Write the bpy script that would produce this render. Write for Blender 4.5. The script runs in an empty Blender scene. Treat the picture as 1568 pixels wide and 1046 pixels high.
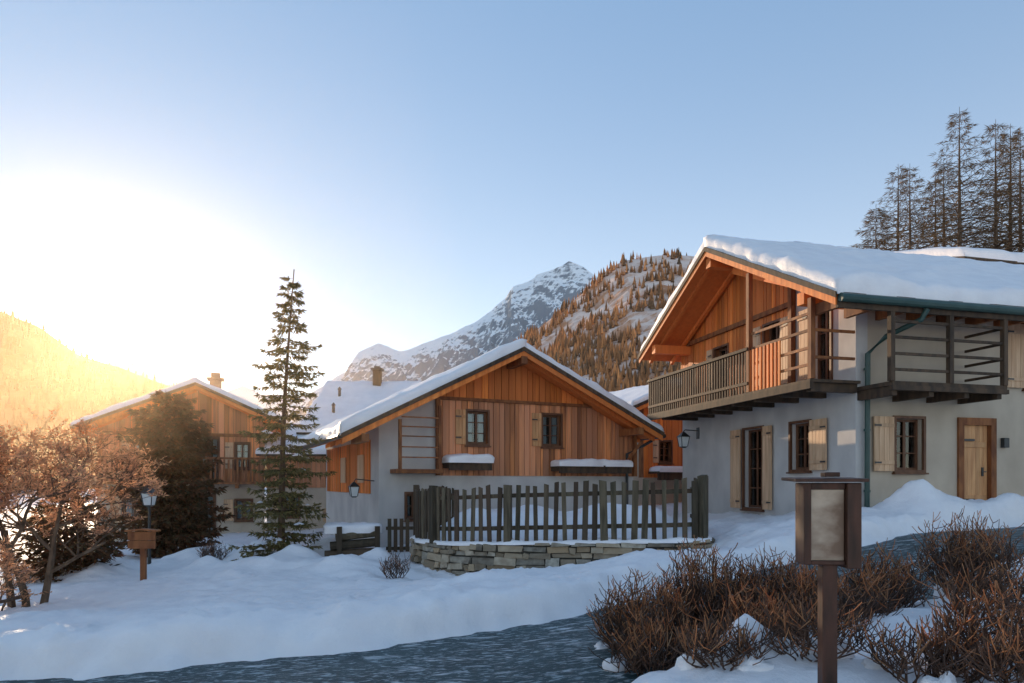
import bpy, math, random
import numpy as np
from mathutils import Vector, Matrix, noise
R=random.Random(7)
scene=bpy.context.scene
# ---------------------------------------------------------------- helpers
def nz(x,y,z=0.0): return noise.noise(Vector((x,y,z)))
def sm(t):
    t=max(0.0,min(1.0,t)); return t*t*(3-2*t)
def interp(xs,ys,x):
    return float(np.interp(x,xs,ys))
class MB:
    def __init__(s,tf=None): s.v=[];s.f=[];s.tf=tf or (lambda a,o,z:(a,o,z))
    def add(s,vs,fs):
        n=len(s.v); s.v.extend([s.tf(*p) for p in vs]); s.f.extend([tuple(i+n for i in f) for f in fs])
    def box(s,a0,a1,o0,o1,z0,z1): s.hex(a0,a1,o0,o1,z0,z0,z1,z1)
    def hex(s,a0,a1,o0,o1,za,zb,ta,tb):
        s.add([(a0,o0,za),(a1,o0,zb),(a1,o1,zb),(a0,o1,za),(a0,o0,ta),(a1,o0,tb),(a1,o1,tb),(a0,o1,ta)],
          [(0,3,2,1),(4,5,6,7),(0,1,5,4),(1,2,6,5),(2,3,7,6),(3,0,4,7)])
    def pts8(s,p): s.add(p,[(0,3,2,1),(4,5,6,7),(0,1,5,4),(1,2,6,5),(2,3,7,6),(3,0,4,7)])
    def tube(s,P,rad,n=6,cap=True):
        P=[Vector(p) for p in P]; vs=[]; fs=[]
        for i,p in enumerate(P):
            d=(P[min(i+1,len(P)-1)]-P[max(i-1,0)])
            if d.length<1e-6: d=Vector((0,0,1))
            d.normalize()
            up=Vector((0,0,1)) if abs(d.z)<0.9 else Vector((1,0,0))
            a=d.cross(up).normalized(); b=d.cross(a)
            for k in range(n):
                t=2*math.pi*k/n
                vs.append(tuple(p+(a*math.cos(t)+b*math.sin(t))*rad[i]))
        for i in range(len(P)-1):
            for k in range(n):
                k2=(k+1)%n
                fs.append((i*n+k,i*n+k2,(i+1)*n+k2,(i+1)*n+k))
        if cap:
            fs.append(tuple(range(n))); fs.append(tuple((len(P)-1)*n+k for k in range(n)))
        s.add(vs,fs)
    def obj(s,name,m,parent=None,smooth=False,bevel=0,fix=True):
        me=bpy.data.meshes.new(name); me.from_pydata(s.v,[],s.f); me.update()
        if fix:
            import bmesh
            bm=bmesh.new(); bm.from_mesh(me); bmesh.ops.recalc_face_normals(bm,faces=bm.faces); bm.to_mesh(me); bm.free()
        if smooth: me.polygons.foreach_set('use_smooth',[True]*len(me.polygons))
        o=bpy.data.objects.new(name,me); scene.collection.objects.link(o)
        if m: me.materials.append(m)
        if parent: o.parent=parent
        if bevel:
            b=o.modifiers.new('bev','BEVEL'); b.width=bevel; b.segments=2; b.limit_method='ANGLE'
        return o
def empty(name,loc=(0,0,0),rot=0):
    e=bpy.data.objects.new(name,None); e.location=loc; e.rotation_euler=(0,0,rot); scene.collection.objects.link(e); return e
def mat(name,c1,c2=None,scale=(3,3,3),rough=.8,bump=.0,bdist=.02,island=0.0,detail=5,trans=0,c3=None,lo=.35,hi=.65,spec=.3,fine=0):
    m=bpy.data.materials.new(name); m.use_nodes=True; nt=m.node_tree; N=nt.nodes; L=nt.links
    b=N['Principled BSDF']; b.inputs['Roughness'].default_value=rough; b.inputs['Specular IOR Level'].default_value=spec
    tc=N.new('ShaderNodeTexCoord'); mp=N.new('ShaderNodeMapping'); mp.inputs['Scale'].default_value=scale
    L.new(tc.outputs['Object'],mp.inputs[0])
    n=N.new('ShaderNodeTexNoise'); n.inputs['Scale'].default_value=1; n.inputs['Detail'].default_value=detail; L.new(mp.outputs[0],n.inputs[0])
    r=N.new('ShaderNodeValToRGB'); e=r.color_ramp.elements
    e[0].position=lo; e[0].color=(*c1,1); e[1].position=hi; e[1].color=(*(c2 or c1),1)
    L.new(n.outputs[0],r.inputs[0]); out=r.outputs[0]
    if island>0 or c3:
        g=N.new('ShaderNodeNewGeometry')
        if c3:
            w=N.new('ShaderNodeTexWhiteNoise'); w.noise_dimensions='1D'; L.new(g.outputs['Random Per Island'],w.inputs['W'])
            mx=N.new('ShaderNodeMix'); mx.data_type='RGBA'; L.new(w.outputs[0],mx.inputs[0]); L.new(out,mx.inputs[6]); mx.inputs[7].default_value=(*c3,1); out=mx.outputs[2]
        mr=N.new('ShaderNodeMapRange'); mr.inputs[3].default_value=1-island; mr.inputs[4].default_value=1+island
        L.new(g.outputs['Random Per Island'],mr.inputs[0])
        hs=N.new('ShaderNodeHueSaturation'); L.new(mr.outputs[0],hs.inputs['Value']); L.new(out,hs.inputs['Color']); out=hs.outputs[0]
    L.new(out,b.inputs['Base Color'])
    if bump:
        bp=N.new('ShaderNodeBump'); bp.inputs['Strength'].default_value=bump; bp.inputs['Distance'].default_value=bdist
        L.new(n.outputs[0],bp.inputs['Height']); nrm=bp.outputs[0]
        if fine:
            n2=N.new('ShaderNodeTexNoise'); n2.inputs['Scale'].default_value=fine; n2.inputs['Detail'].default_value=6; n2.inputs['Roughness'].default_value=.7; L.new(tc.outputs['Object'],n2.inputs[0])
            b2=N.new('ShaderNodeBump'); b2.inputs['Strength'].default_value=.7; b2.inputs['Distance'].default_value=.025; L.new(n2.outputs[0],b2.inputs['Height']); L.new(nrm,b2.inputs['Normal']); nrm=b2.outputs[0]
        L.new(nrm,b.inputs['Normal'])
    if trans:
        t=N.new('ShaderNodeBsdfTranslucent'); L.new(out,t.inputs[0]); ms=N.new('ShaderNodeMixShader'); ms.inputs[0].default_value=trans
        L.new(b.outputs[0],ms.inputs[1]); L.new(t.outputs[0],ms.inputs[2]); L.new(ms.outputs[0],N['Material Output'].inputs[0])
    return m
# ---------------------------------------------------------------- materials
M={}
M['snow']=mat('snow',(.88,.83,.82),(.95,.90,.88),(2.2,2.2,2.2),.55,.6,.05,detail=9,spec=.35,fine=9)
M['plaster']=mat('plaster',(.50,.465,.44),(.62,.58,.54),(1.5,1.5,1.0),.9,.25,.01,detail=8)
M['plasterw']=mat('plaster_warm',(.47,.38,.29),(.57,.47,.36),(1.5,1.5,1.0),.9,.25,.01,detail=8)
M['larchw']=mat('wood_orange',(.56,.13,.022),(.90,.27,.05),(11,11,.8),.65,.5,.012,island=.30,detail=8,c3=(.66,.19,.05))
M['larchg']=mat('wood_weathered',(.30,.115,.055),(.78,.29,.10),(11,11,.7),.75,.5,.012,island=.36,detail=8,c3=(.64,.28,.15))
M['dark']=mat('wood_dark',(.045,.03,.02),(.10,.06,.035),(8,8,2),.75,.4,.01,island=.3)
M['brown']=mat('wood_brown',(.15,.05,.02),(.30,.115,.04),(7,7,2),.7,.4,.01,island=.3)
M['picket']=mat('wood_picket',(.055,.045,.027),(.12,.095,.06),(16,16,2),.8,.5,.01,island=.4,c3=(.085,.052,.032))
M['shutter']=mat('wood_shutter',(.55,.33,.19),(.70,.46,.28),(12,12,1.2),.6,.3,.01,island=.15)
M['door']=mat('wood_door',(.50,.235,.10),(.68,.36,.16),(12,12,1.2),.55,.3,.01,island=.15)
M['frame']=mat('window_frame',(.11,.045,.022),(.18,.08,.04),(12,12,3),.5,.2,.01)
M['case']=mat('case_wood',(.04,.018,.01),(.09,.035,.02),(14,14,3),.5,.3,.01)
M['curtain']=mat('curtain',(.65,.65,.64),(.78,.78,.76),(20,20,1),.9)
M['teal']=mat('gutter_metal',(.02,.055,.046),(.035,.075,.062),(4,4,4),.4,0,.01,spec=.5)
M['stone']=mat('stone',(.18,.155,.125),(.38,.34,.27),(7,7,7),.85,.7,.02,island=.45,c3=(.32,.23,.14))
M['mortar']=mat('mortar',(.06,.055,.045),(.10,.09,.075),(9,9,9),.95,.5,.02)
M['bark']=mat('bark',(.08,.05,.032),(.17,.11,.07),(14,14,4),.9,.6,.02)
M['spruce']=mat('spruce_needles',(.08,.095,.035),(.17,.15,.06),(3,3,3),.7,island=.4,trans=.45,c3=(.26,.19,.07))
M['dkspruce']=mat('dark_needles',(.05,.045,.02),(.10,.07,.03),(3,3,3),.7,island=.4,trans=.4,c3=(.19,.07,.03))
M['larch']=mat('larch_twigs',(.12,.075,.04),(.22,.13,.07),(1,1,1),.85,island=.4,trans=.3,c3=(.13,.09,.05))
M['twig']=mat('twig_dark',(.06,.036,.026),(.14,.07,.042),(8,8,8),.7,island=.35)
M['twigtip']=mat('twig_red',(.42,.13,.05),(.58,.23,.09),(8,8,8),.6,island=.4,trans=.3,c3=(.36,.20,.10))
M['buds']=mat('bud_orange',(.6,.28,.14),(.75,.42,.24),(8,8,8),.7,island=.4,trans=.5)
M['forest']=mat('forest_mix',(.05,.04,.028),(.17,.095,.05),(.02,.02,.02),.9,island=.35,c3=(.72,.29,.10))
M['lforest']=mat('forest_dark',(.035,.028,.016),(.065,.048,.026),(.02,.02,.02),.9,island=.3)
M['metal']=mat('iron',(.02,.022,.022),(.04,.04,.04),(5,5,5),.45,spec=.5)
M['panel']=mat('notice_panel',(.20,.12,.075),(.52,.40,.29),(3,3,5),.4,.1,.01,lo=.38,hi=.60)
M['lglass']=mat('lantern_glass',(.6,.62,.62),(.75,.75,.72),(5,5,5),.2,spec=.5)
M['chim']=mat('chimney_plaster',(.35,.22,.15),(.48,.30,.2),(4,4,4),.9,.3,.02)
def glassmat():
    m=bpy.data.materials.new('window_glass'); m.use_nodes=True; N=m.node_tree.nodes; L=m.node_tree.links
    t=N.new('ShaderNodeBsdfTransparent'); t.inputs[0].default_value=(.75,.8,.82,1); g=N.new('ShaderNodeBsdfGlossy'); g.inputs['Roughness'].default_value=.04
    f=N.new('ShaderNodeFresnel'); f.inputs[0].default_value=1.7; x=N.new('ShaderNodeMixShader'); L.new(f.outputs[0],x.inputs[0]); L.new(t.outputs[0],x.inputs[1]); L.new(g.outputs[0],x.inputs[2])
    L.new(x.outputs[0],N['Material Output'].inputs[0]); return m
M['glass']=glassmat()
def roadmat():
    m=mat('icy_asphalt',(.010,.032,.036),(.028,.062,.068),(1.2,1.2,1.2),.5,.4,.012,detail=9,spec=.3,fine=26)
    nt=m.node_tree;N=nt.nodes;L=nt.links;b=N['Principled BSDF']
    tc=N.new('ShaderNodeTexCoord')
    def layer(rot,sc,lo,hi,src,col,seed):
        mp=N.new('ShaderNodeMapping'); mp.inputs['Scale'].default_value=sc; mp.inputs['Rotation'].default_value=(0,0,rot); mp.inputs['Location'].default_value=(seed,seed,0)
        L.new(tc.outputs['Object'],mp.inputs[0]); n=N.new('ShaderNodeTexNoise'); n.inputs['Scale'].default_value=1.8; n.inputs['Detail'].default_value=8; n.inputs['Roughness'].default_value=.65; n.inputs['Distortion'].default_value=.6
        L.new(mp.outputs[0],n.inputs[0]); r=N.new('ShaderNodeValToRGB'); r.color_ramp.elements[0].position=lo; r.color_ramp.elements[1].position=hi
        L.new(n.outputs[0],r.inputs[0]); mx=N.new('ShaderNodeMix'); mx.data_type='RGBA'; L.new(r.outputs[0],mx.inputs[0]); L.new(src,mx.inputs[6]); mx.inputs[7].default_value=(*col,1); return mx.outputs[2]
    o=b.inputs['Base Color'].links[0].from_socket
    o=layer(-.3,(5,16,4),.54,.61,o,(.34,.41,.43),0); o=layer(.25,(1.2,5,4),.57,.66,o,(.60,.62,.63),7)
    L.new(o,b.inputs['Base Color']); return m
M['road']=roadmat()
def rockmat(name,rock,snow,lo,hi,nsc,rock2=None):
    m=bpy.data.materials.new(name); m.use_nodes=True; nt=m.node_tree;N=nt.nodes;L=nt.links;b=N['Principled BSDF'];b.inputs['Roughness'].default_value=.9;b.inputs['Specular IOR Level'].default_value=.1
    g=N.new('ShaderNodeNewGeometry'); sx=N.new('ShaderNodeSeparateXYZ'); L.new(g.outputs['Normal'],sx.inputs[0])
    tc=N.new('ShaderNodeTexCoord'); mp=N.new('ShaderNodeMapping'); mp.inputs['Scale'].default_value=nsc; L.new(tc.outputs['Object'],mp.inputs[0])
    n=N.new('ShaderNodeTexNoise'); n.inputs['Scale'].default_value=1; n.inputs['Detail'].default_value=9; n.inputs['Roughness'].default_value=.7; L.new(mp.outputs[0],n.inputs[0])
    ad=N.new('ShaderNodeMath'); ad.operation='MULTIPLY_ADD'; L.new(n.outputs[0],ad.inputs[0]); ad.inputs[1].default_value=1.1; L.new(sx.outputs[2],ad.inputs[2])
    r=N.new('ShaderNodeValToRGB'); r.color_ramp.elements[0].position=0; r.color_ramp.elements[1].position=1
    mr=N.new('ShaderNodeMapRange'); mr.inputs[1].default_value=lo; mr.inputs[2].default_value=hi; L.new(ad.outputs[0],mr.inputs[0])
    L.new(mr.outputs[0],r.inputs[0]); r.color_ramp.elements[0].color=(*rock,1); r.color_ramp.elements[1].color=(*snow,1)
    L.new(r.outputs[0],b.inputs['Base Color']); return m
M['alp']=rockmat('alpine_rock_snow',(.27,.29,.32),(.92,.92,.92),1.04,1.16,(.014,.014,.05))  # rock paled to blue-grey, aerial haze put into the base colour
M['hill']=rockmat('hill_ground',(.54,.26,.14),(.93,.70,.57),1.15,1.38,(.03,.03,.03))  # snow tinted peach: warm sunlight on the slope put into its colour
M['lhill']=rockmat('left_hill_ground',(.06,.045,.02),(.12,.09,.05),1.2,1.5,(.03,.03,.03))
# ---------------------------------------------------------------- ground
cl=[(-40,5.5),(-22,4.6),(-14,4.5),(-8,4.8),(-4,5.25),(-1.5,5.75),(0,6.3),(2.5,7.7),(5.5,9.6),(8.5,10.9),(12,11.6),(20,12),(45,10)]
def catmull(P,n=12):
    out=[];P=[P[0]]+P+[P[-1]]
    for i in range(1,len(P)-2):
        p0,p1,p2,p3=[np.array(q,float) for q in P[i-1:i+3]]
        for k in range(n):
            t=k/n; out.append(.5*((2*p1)+(-p0+p2)*t+(2*p0-5*p1+4*p2-p3)*t*t+(-p0+3*p1-3*p2+p3)*t**3))
    out.append(np.array(P[-2],float)); return np.array(out)
CL=catmull(cl); TG=np.gradient(CL,axis=0); TG/=np.linalg.norm(TG,axis=1)[:,None]
HW=1.25
def base(x,y):
    f=interp([-60,-15,-7,-3.5,0,4,7,12,20],[-1.2,-.65,-.33,-.15,.03,.42,.82,.95,1.1],x)
    f+=10*sm((x-12)/25)*sm((y-24)/25)
    return f
mounds=[(7.9,13.2,1.0,.5),(6.4,13.6,1.3,.15),(-5.0,14.2,1.5,.28),(-9.0,14.5,1.6,.3),(-4.2,16.4,1.2,.45),(1.9,5.0,.9,.12),(1.2,5.7,.5,.18),(1.75,5.1,.3,.2),(-7.5,17.2,2,.3),
 (-1.2,12.6,1.8,-.28),(1.2,12.0,1.9,-.28),(3.0,11.7,1.7,-.30),(-3.4,13.4,1.2,.2),(9.6,12.9,.7,.22),(11,13.1,.9,.2),(4.6,13.4,.9,.12),(-2.9,14.6,.6,.22),(-6.0,16.0,1.0,.4),(-8.2,13.6,.8,.2),(-2.6,11.2,.9,.10),(-.4,10.0,.8,.08),(-5.6,9.4,1.0,.10),
 (-4.6,14.9,.7,.25),(-6.5,14.6,.6,.22),(-5.4,13.2,.5,.15)]
for _ in range(90):
    x=R.uniform(-11,6); y=R.uniform(7.5,12.5); mounds.append((x,y,R.uniform(.08,.3),R.uniform(-.06,.045)))
for _ in range(150):
    t=R.random(); x=-10+14*t; y=interp([-10,-4,0,3],[6.3,6.7,7.8,9.5],x)+R.uniform(-.15,.5); mounds.append((x,y,R.uniform(.05,.16),R.uniform(.02,.08)))
mdx=np.array(mounds)
def gz(x,y):
    b=base(x,y)
    d=(CL-np.array((x,y))); q=(d*d).sum(1); i=int(q.argmin()); dist=math.sqrt(q[i])
    side=TG[i][0]*(-d[i][1])-TG[i][1]*(-d[i][0])
    e=dist-HW+.20*nz(x*.9,y*.9,3)+.13*nz(x*4,y*4,8)
    near=sm(1-(math.hypot(x-2,y-10)-40)/40); mz=0
    if -14<x<14 and 2<y<20:
        dd=np.hypot(x-mdx[:,0],y-mdx[:,1])/mdx[:,2]
        for k in np.nonzero(dd<1)[0]: mz+=mdx[k,3]*sm(1-dd[k])*(1+.5*nz(x*2,y*2,4))
    if e<=0: return b-.07
    lump=near*(.11*nz(x*.6,y*.6,1)+.05*nz(x*1.9,y*1.9,5)+.06*abs(nz(x*4,y*4,2))+.04*nz(x*10,y*10,2))
    if side>0:
        h=.38*sm(e/.5)-.24*sm((e-1.1)/2.5)
    else: h=.16*sm(e/.5)
    return b-.07+h+(lump+mz)*sm(e/.4)+.07*sm(e/.8)
def axis(core0,core1,step,far):
    c=list(np.arange(core0,core1,step)); a=[];s=step;p=core0
    while p>-far: s*=1.22; p-=s; a.append(p)
    b=[];s=step;p=c[-1]
    while p<far: s*=1.22; p+=s; b.append(p)
    return a[::-1]+c+b
xs=axis(-13,14,.09,6000); ys=axis(3,18,.08,6000)
mb=MB(); nx=len(xs)
for y in ys:
    for x in xs: mb.v.append((x,y,gz(x,y)))
for j in range(len(ys)-1):
    for i in range(nx-1):
        a=j*nx+i; mb.f.append((a,a+1,a+nx+1,a+nx))
mb.obj('snow_ground',M['snow'],smooth=True,fix=False)
mb=MB();K=8
for i,(p,t) in enumerate(zip(CL,TG)):
    n=np.array((-t[1],t[0]))
    for k in range(K+1):
        w=(k/K*2-1)*(HW+.3); q=p+n*w
        mb.v.append((q[0],q[1],base(q[0],q[1])+.012*nz(q[0]*2,q[1]*2)))
for i in range(len(CL)-1):
    for k in range(K): a=i*(K+1)+k; mb.f.append((a,a+K+1,a+K+2,a+1))
mb.obj('road',M['road'],smooth=True)
# ---------------------------------------------------------------- mountains
def mountain(name,prof,Y0,depthf,depthb,m,nxs,nys,amp,fs,extra=1.0,seed=0,rough=.0,off=.55):
    px=[p[0] for p in prof]; pz=[p[1] for p in prof]
    X=np.linspace(px[0],px[-1],nxs); mb=MB()
    def h(x,y):
        zr=interp(px,pz,x)
        v=(y-Y0)/(depthb if y>Y0 else depthf); w=max(0,1-abs(v))
        hh=zr*(w**extra)
        q=0;a=1;f=fs
        for o in range(6):
            q+=a*(1-abs(nz(x*f,y*f,seed+o*7))*2); a*=.58; f*=2.1
        q=q/2.2-off
        return hh+amp*q*min(1,zr/pz_max*1.3)*min(1,abs(v)*4+rough)*min(1,w*3)-8
    pz_max=max(pz)
    Yv=list(Y0-depthf*(1-np.linspace(0,1,nys)))+list(Y0+depthb*np.linspace(0,1,8)[1:])
    for y in Yv:
        for x in X: mb.v.append((x,y,h(x,y)))
    n=len(X)
    for j in range(len(Yv)-1):
        for i in range(n-1): a=j*n+i; mb.f.append((a,a+1,a+n+1,a+n))
    mb.obj(name,m,smooth=False,fix=False); return h
def P(Y,L): return [((x-784)/1045*Y,(740-y)/1045*Y+8) for x,y in L]
far=P(3000,[(-300,560),(0,570),(150,556),(205,543),(250,566),(300,588),(340,602),(372,590),(400,602),(470,604),(515,574),(535,564),(548,538),(580,521),(612,533),(645,526),(690,508),(735,483),(762,462),(775,454),(785,438),(815,422),(822,414),(850,402),(872,393),(892,403),(915,420),(950,450),(1010,480),(1100,500),(1400,560)])
mountain('snow_mountain',far,3000,1500,900,M['alp'],560,160,300,.0026,1.15,3,.10,off=1.0)
hp=P(800,[(640,700),(700,630),(760,560),(790,527),(830,498),(865,470),(900,440),(925,415),(950,400),(985,393),(1020,389),(1070,392),(1150,405),(1300,430),(1700,470),(2200,500)])
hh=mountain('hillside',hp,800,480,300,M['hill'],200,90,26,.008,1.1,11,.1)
lp=P(520,[(-900,400),(-400,430),(-100,455),(0,474),(60,498),(120,541),(190,562),(240,582),(300,604),(350,640),(420,700),(470,740)])
lh=mountain('forested_hill',lp,520,300,200,M['lhill'],150,60,10,.012,1.0,21,.1)
def forest(name,h,xr,yr,n,s,dens,m,seed,maxd=None):
    r=random.Random(seed); mb=MB(); c=0; tries=0
    while c<n and tries<n*12:
        tries+=1
        x=r.uniform(*xr); y=r.uniform(*yr)
        if nz(x*.012,y*.012,seed)+.5*nz(x*.04,y*.04,seed+3)+dens(x,y)<r.uniform(-.25,.25): continue
        z=h(x,y)
        if z<-4: continue
        H=s*r.uniform(.5,1.3); w=H*r.uniform(.16,.25); n5=5; c+=1
        ph=r.random()*6
        vs=[];fs=[]
        for (b0,t0,ww) in ((.05,.6,w),(.35,1.0,w*.62)):
            k0=len(vs)
            for k in range(n5):
                t=ph+k*2*math.pi/n5; rr=ww*r.uniform(.7,1.2)
                vs.append((x+rr*math.cos(t),y+rr*math.sin(t),z+H*b0+H*r.uniform(-.05,.05)))
            vs.append((x,y,z+H*t0))
            for k in range(n5): fs.append((k0+k,k0+(k+1)%n5,k0+n5))
            if k0: fs.append((k0,n5-1,0))
        mb.add(vs,fs)
    mb.obj(name,m,fix=False)
def dh(x,y):
    t=(800-y)/480; return .6*sm((t-.28)/.3)+(.35 if abs(y-800)<20 else 0)-.12
forest('hillside_forest',hh,(-110,330),(380,815),10500,9.5,dh,M['forest'],31)
forest('distant_forest',lh,(-520,-120),(240,520),4800,5.5,lambda x,y:.5,M['lforest'],41)
# ---------------------------------------------------------------- building pieces
def wall(mb,a0,a1,z0,top,holes,o0,o1,breaks=()):
    xs_=sorted({a0,a1,*[b for b in breaks if a0<b<a1],*[h[0] for h in holes],*[h[1] for h in holes]})
    for xa,xb in zip(xs_,xs_[1:]):
        mid=(xa+xb)/2; z=z0
        for h in sorted([h for h in holes if h[0]<mid<h[1]],key=lambda h:h[2]):
            if h[2]>z: mb.box(xa,xb,o0,o1,z,h[2])
            z=h[3]
        mb.hex(xa,xb,o0,o1,z,z,top(xa),top(xb))
def planks(mb,a0,a1,z0,top,holes,o,w=.17,split=None):
    a=a0
    while a<a1-.03:
        b=min(a+w*R.uniform(.8,1.2),a1); segs=[]; z=z0
        hs=sorted([h for h in holes if h[0]<b-.01 and h[1]>a+.01],key=lambda h:h[2])
        g=.008; d=R.uniform(0,.016)
        if hs and (hs[0][0]>a+.02) :
            b=hs[0][0]; hs=[]
        elif hs and hs[0][1]<b-.02: b=hs[0][1]
        for h in hs:
            if h[2]>z+.02: segs.append((z,h[2],h[2]))
            z=h[3]
        segs.append((z,top(a)-.01,top(b)-.01))
        for s0,ta,tb in segs:
            if min(ta,tb)>s0+.03: mb.hex(a+g,b-g,o,o+.03+d,s0,s0,ta,tb)
        a=b
def window(tf,par,a0,a1,z0,z1,sh=(),rec=.12,fm='frame',rows=3,trim=True,shm='shutter',cols=2,curt=True):
    g=MB(tf); g.box(a0,a1,-rec-.05,-rec-.04,z0,z1); g.obj('window_glass',M['glass'],par)
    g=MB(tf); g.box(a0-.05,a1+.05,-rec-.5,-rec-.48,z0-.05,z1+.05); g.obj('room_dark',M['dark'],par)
    f=MB(tf); w=.055
    f.box(a0,a0+w,-rec-.06,-rec,z0,z1); f.box(a1-w,a1,-rec-.06,-rec,z0,z1)
    f.box(a0+w,a1-w,-rec-.06,-rec,z0,z0+w); f.box(a0+w,a1-w,-rec-.06,-rec,z1-w,z1)
    for c in range(1,cols):
        m_=a0+(a1-a0)*c/cols; f.box(m_-.03,m_+.03,-rec-.025,-rec+.004,z0+w,z1-w)
    for i in range(1,rows):
        z=z0+(z1-z0)*i/rows
        for c in range(cols):
            l=a0+(a1-a0)*c/cols+.032; r_=a0+(a1-a0)*(c+1)/cols-.032
            f.box(max(l,a0+w),min(r_,a1-w),-rec-.025,-rec-.004,z-.013,z+.013)
    if trim:
        t=.06;o0=-.02;o1=.05
        f.box(a0-t,a0,o0,o1,z0-t,z1+t); f.box(a1,a1+t,o0,o1,z0-t,z1+t); f.box(a0,a1,o0,o1,z1,z1+t)
        f.box(a0-t*1.4,a1+t*1.4,o0,o1+.05,z0-t*1.6,z0-t)
        f.box(a0,a1,o0,o1,z0-t,z0)
    f.obj('window_frame',M[fm],par)
    if curt:
        cu=MB(tf); n=9
        for s_,e_ in ((a0+.02,a0+(a1-a0)*.34),(a0+(a1-a0)*.68,a1-.02)):
            for k in range(n):
                x0=s_+(e_-s_)*k/n; x1=s_+(e_-s_)*(k+1)/n; oa=-rec-.09+(.02 if k%2 else -.02); ob=-rec-.09+(-.02 if k%2 else .02)
                cu.add([(x0,oa,z0),(x1,ob,z0),(x1,ob,z1),(x0,oa,z1)],[(0,1,2,3)])
        cu.obj('curtain',M['curtain'],par,fix=False)
    for (s0,s1) in sh:
        s=MB(tf); n=max(3,int((s1-s0)/.11)); 
        for k in range(n):
            x0=s0+(s1-s0)*k/n; x1=s0+(s1-s0)*(k+1)/n
            s.box(x0+.003,x1-.003,.05,.085,z0-.03,z1+.03)
        for zz in (z0+.12,z1-.2): s.box(s0+.02,s1-.02,.086,.11,zz,zz+.08)
        s.obj('shutter',M[shm],par,bevel=.004)
        k=MB(tf)
        for zz in (z0+.14,z1-.18): k.box(s0-.01,s0+.16,.111,.118,zz,zz+.035)
        k.obj('hinge',M['metal'],par)
def snowsheet(tf,par,a0,a1,o0,o1,zf,T,name='snow',res=.14,lip=.06,seed=0,rnd=.22):
    def coords(p,q):
        L=q-p; e=[0,.02,.06,.12,.2]; e=[x for x in e if x<L/2-.02]
        n=max(2,int((L-2*e[-1])/res)); mid=list(np.linspace(e[-1],L-e[-1],n+1))
        return [p+x for x in e[:-1]]+[p+x for x in mid]+[q-x for x in e[:-1][::-1]]
    A=coords(a0,a1);O=coords(o0,o1); mb=MB(tf)
    for o in O:
        for a in A:
            e=min(a-a0,a1-a,o-o0,o1-o); t=min(1,e/rnd); t=math.sqrt(max(0,1-(1-t)**2))
            th=T*t*(1+.40*nz(a*.8+seed,o*.8,seed)+.22*nz(a*3,o*3,seed)+.1*nz(a*8,o*8,seed))
            bulge=math.sin(min(1,e/rnd)*math.pi)*lip*(1+1.2*nz(a*2,o*2,seed+9))+.06*nz(a*2.5,o*2.5,seed+5)*(1 if e<.1 else 0)
            da=(-bulge if a-a0==e else bulge if a1-a==e else 0); do=(-bulge if o-o0==e else bulge if o1-o==e else 0)
            mb.v.append(tf(a+da,o+do,zf(a,o)+th-(.03 if e<.001 else 0)))
    n=len(A)
    for j in range(len(O)-1):
        for i in range(n-1): k=j*n+i; mb.f.append((k,k+1,k+n+1,k+n))
    mb.obj(name,M['snow'],par,smooth=True)
def roof(tf,par,L,Rg,Rt,o_front,o_back,th=.14,sT=.22,barge='larchw',sof='larchw',seed=1,resn=.16):
    mb=MB(tf)
    for (p,q) in ((L,Rg),(Rg,Rt)):
        mb.hex(p[0],q[0],o_back,o_front-.002,p[1]-th,q[1]-th,p[1]-.04,q[1]-.04)
    mb.obj('roof_deck',M[sof],par)
    mb=MB(tf)
    for (p,q) in ((L,Rg),(Rg,Rt)):
        mb.hex(p[0]-(.03 if p is L else 0),q[0]+(.03 if q is Rt else 0),o_back-.01,o_front+.04,p[1]-.038,q[1]-.038,p[1],q[1])
        mb.hex(p[0]-(.04 if p is L else 0),q[0]+(.04 if q is Rt else 0),o_front+.042,o_front+.066,p[1]-.12,q[1]-.12,p[1]-.001,q[1]-.001)
    mb.obj('roof_slates',M['dark'],par)
    mb=MB(tf)
    for (p,q) in ((L,Rg),(Rg,Rt)):
        mb.hex(p[0],q[0],o_front,o_front+.035,p[1]-.25,q[1]-.25,p[1]-.05,q[1]-.05)
    mb.obj('bargeboard',M[barge],par)
    mb=MB(tf); o=o_front-.35
    while o>o_back+.1:
        for (p,q) in ((L,Rg),(Rg,Rt)):
            mb.hex(p[0]+.05,q[0]-.05,o-.05,o+.05,p[1]-th-.11,q[1]-th-.11,p[1]-th-.001,q[1]-th-.001)
        o-=.75
        if o<o_front-3: break
    mb.obj('rafters',M[barge],par)
    for i,(p,q) in enumerate(((L,Rg),(Rg,Rt))):
        sl=(q[1]-p[1])/(q[0]-p[0])
        z=lambda a,o,p=p,sl=sl:p[1]+(a-p[0])*sl
        aa,bb=(p[0]-.03,q[0]+.08) if i==0 else (p[0]-.08,q[0]+.03)
        zz=lambda a,o,z=z,i=i:min(z(a,o),Rg[1]+.01)
        snowsheet(tf,par,aa,bb,o_back,o_front-.0,zz,sT,'roof_snow',resn,seed=seed+i*3)
def topf(L,Rg,Rt,th=.14):
    return lambda a:interp([L[0],Rg[0],Rt[0]],[L[1]-th,Rg[1]-th,Rt[1]-th],a)
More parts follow.
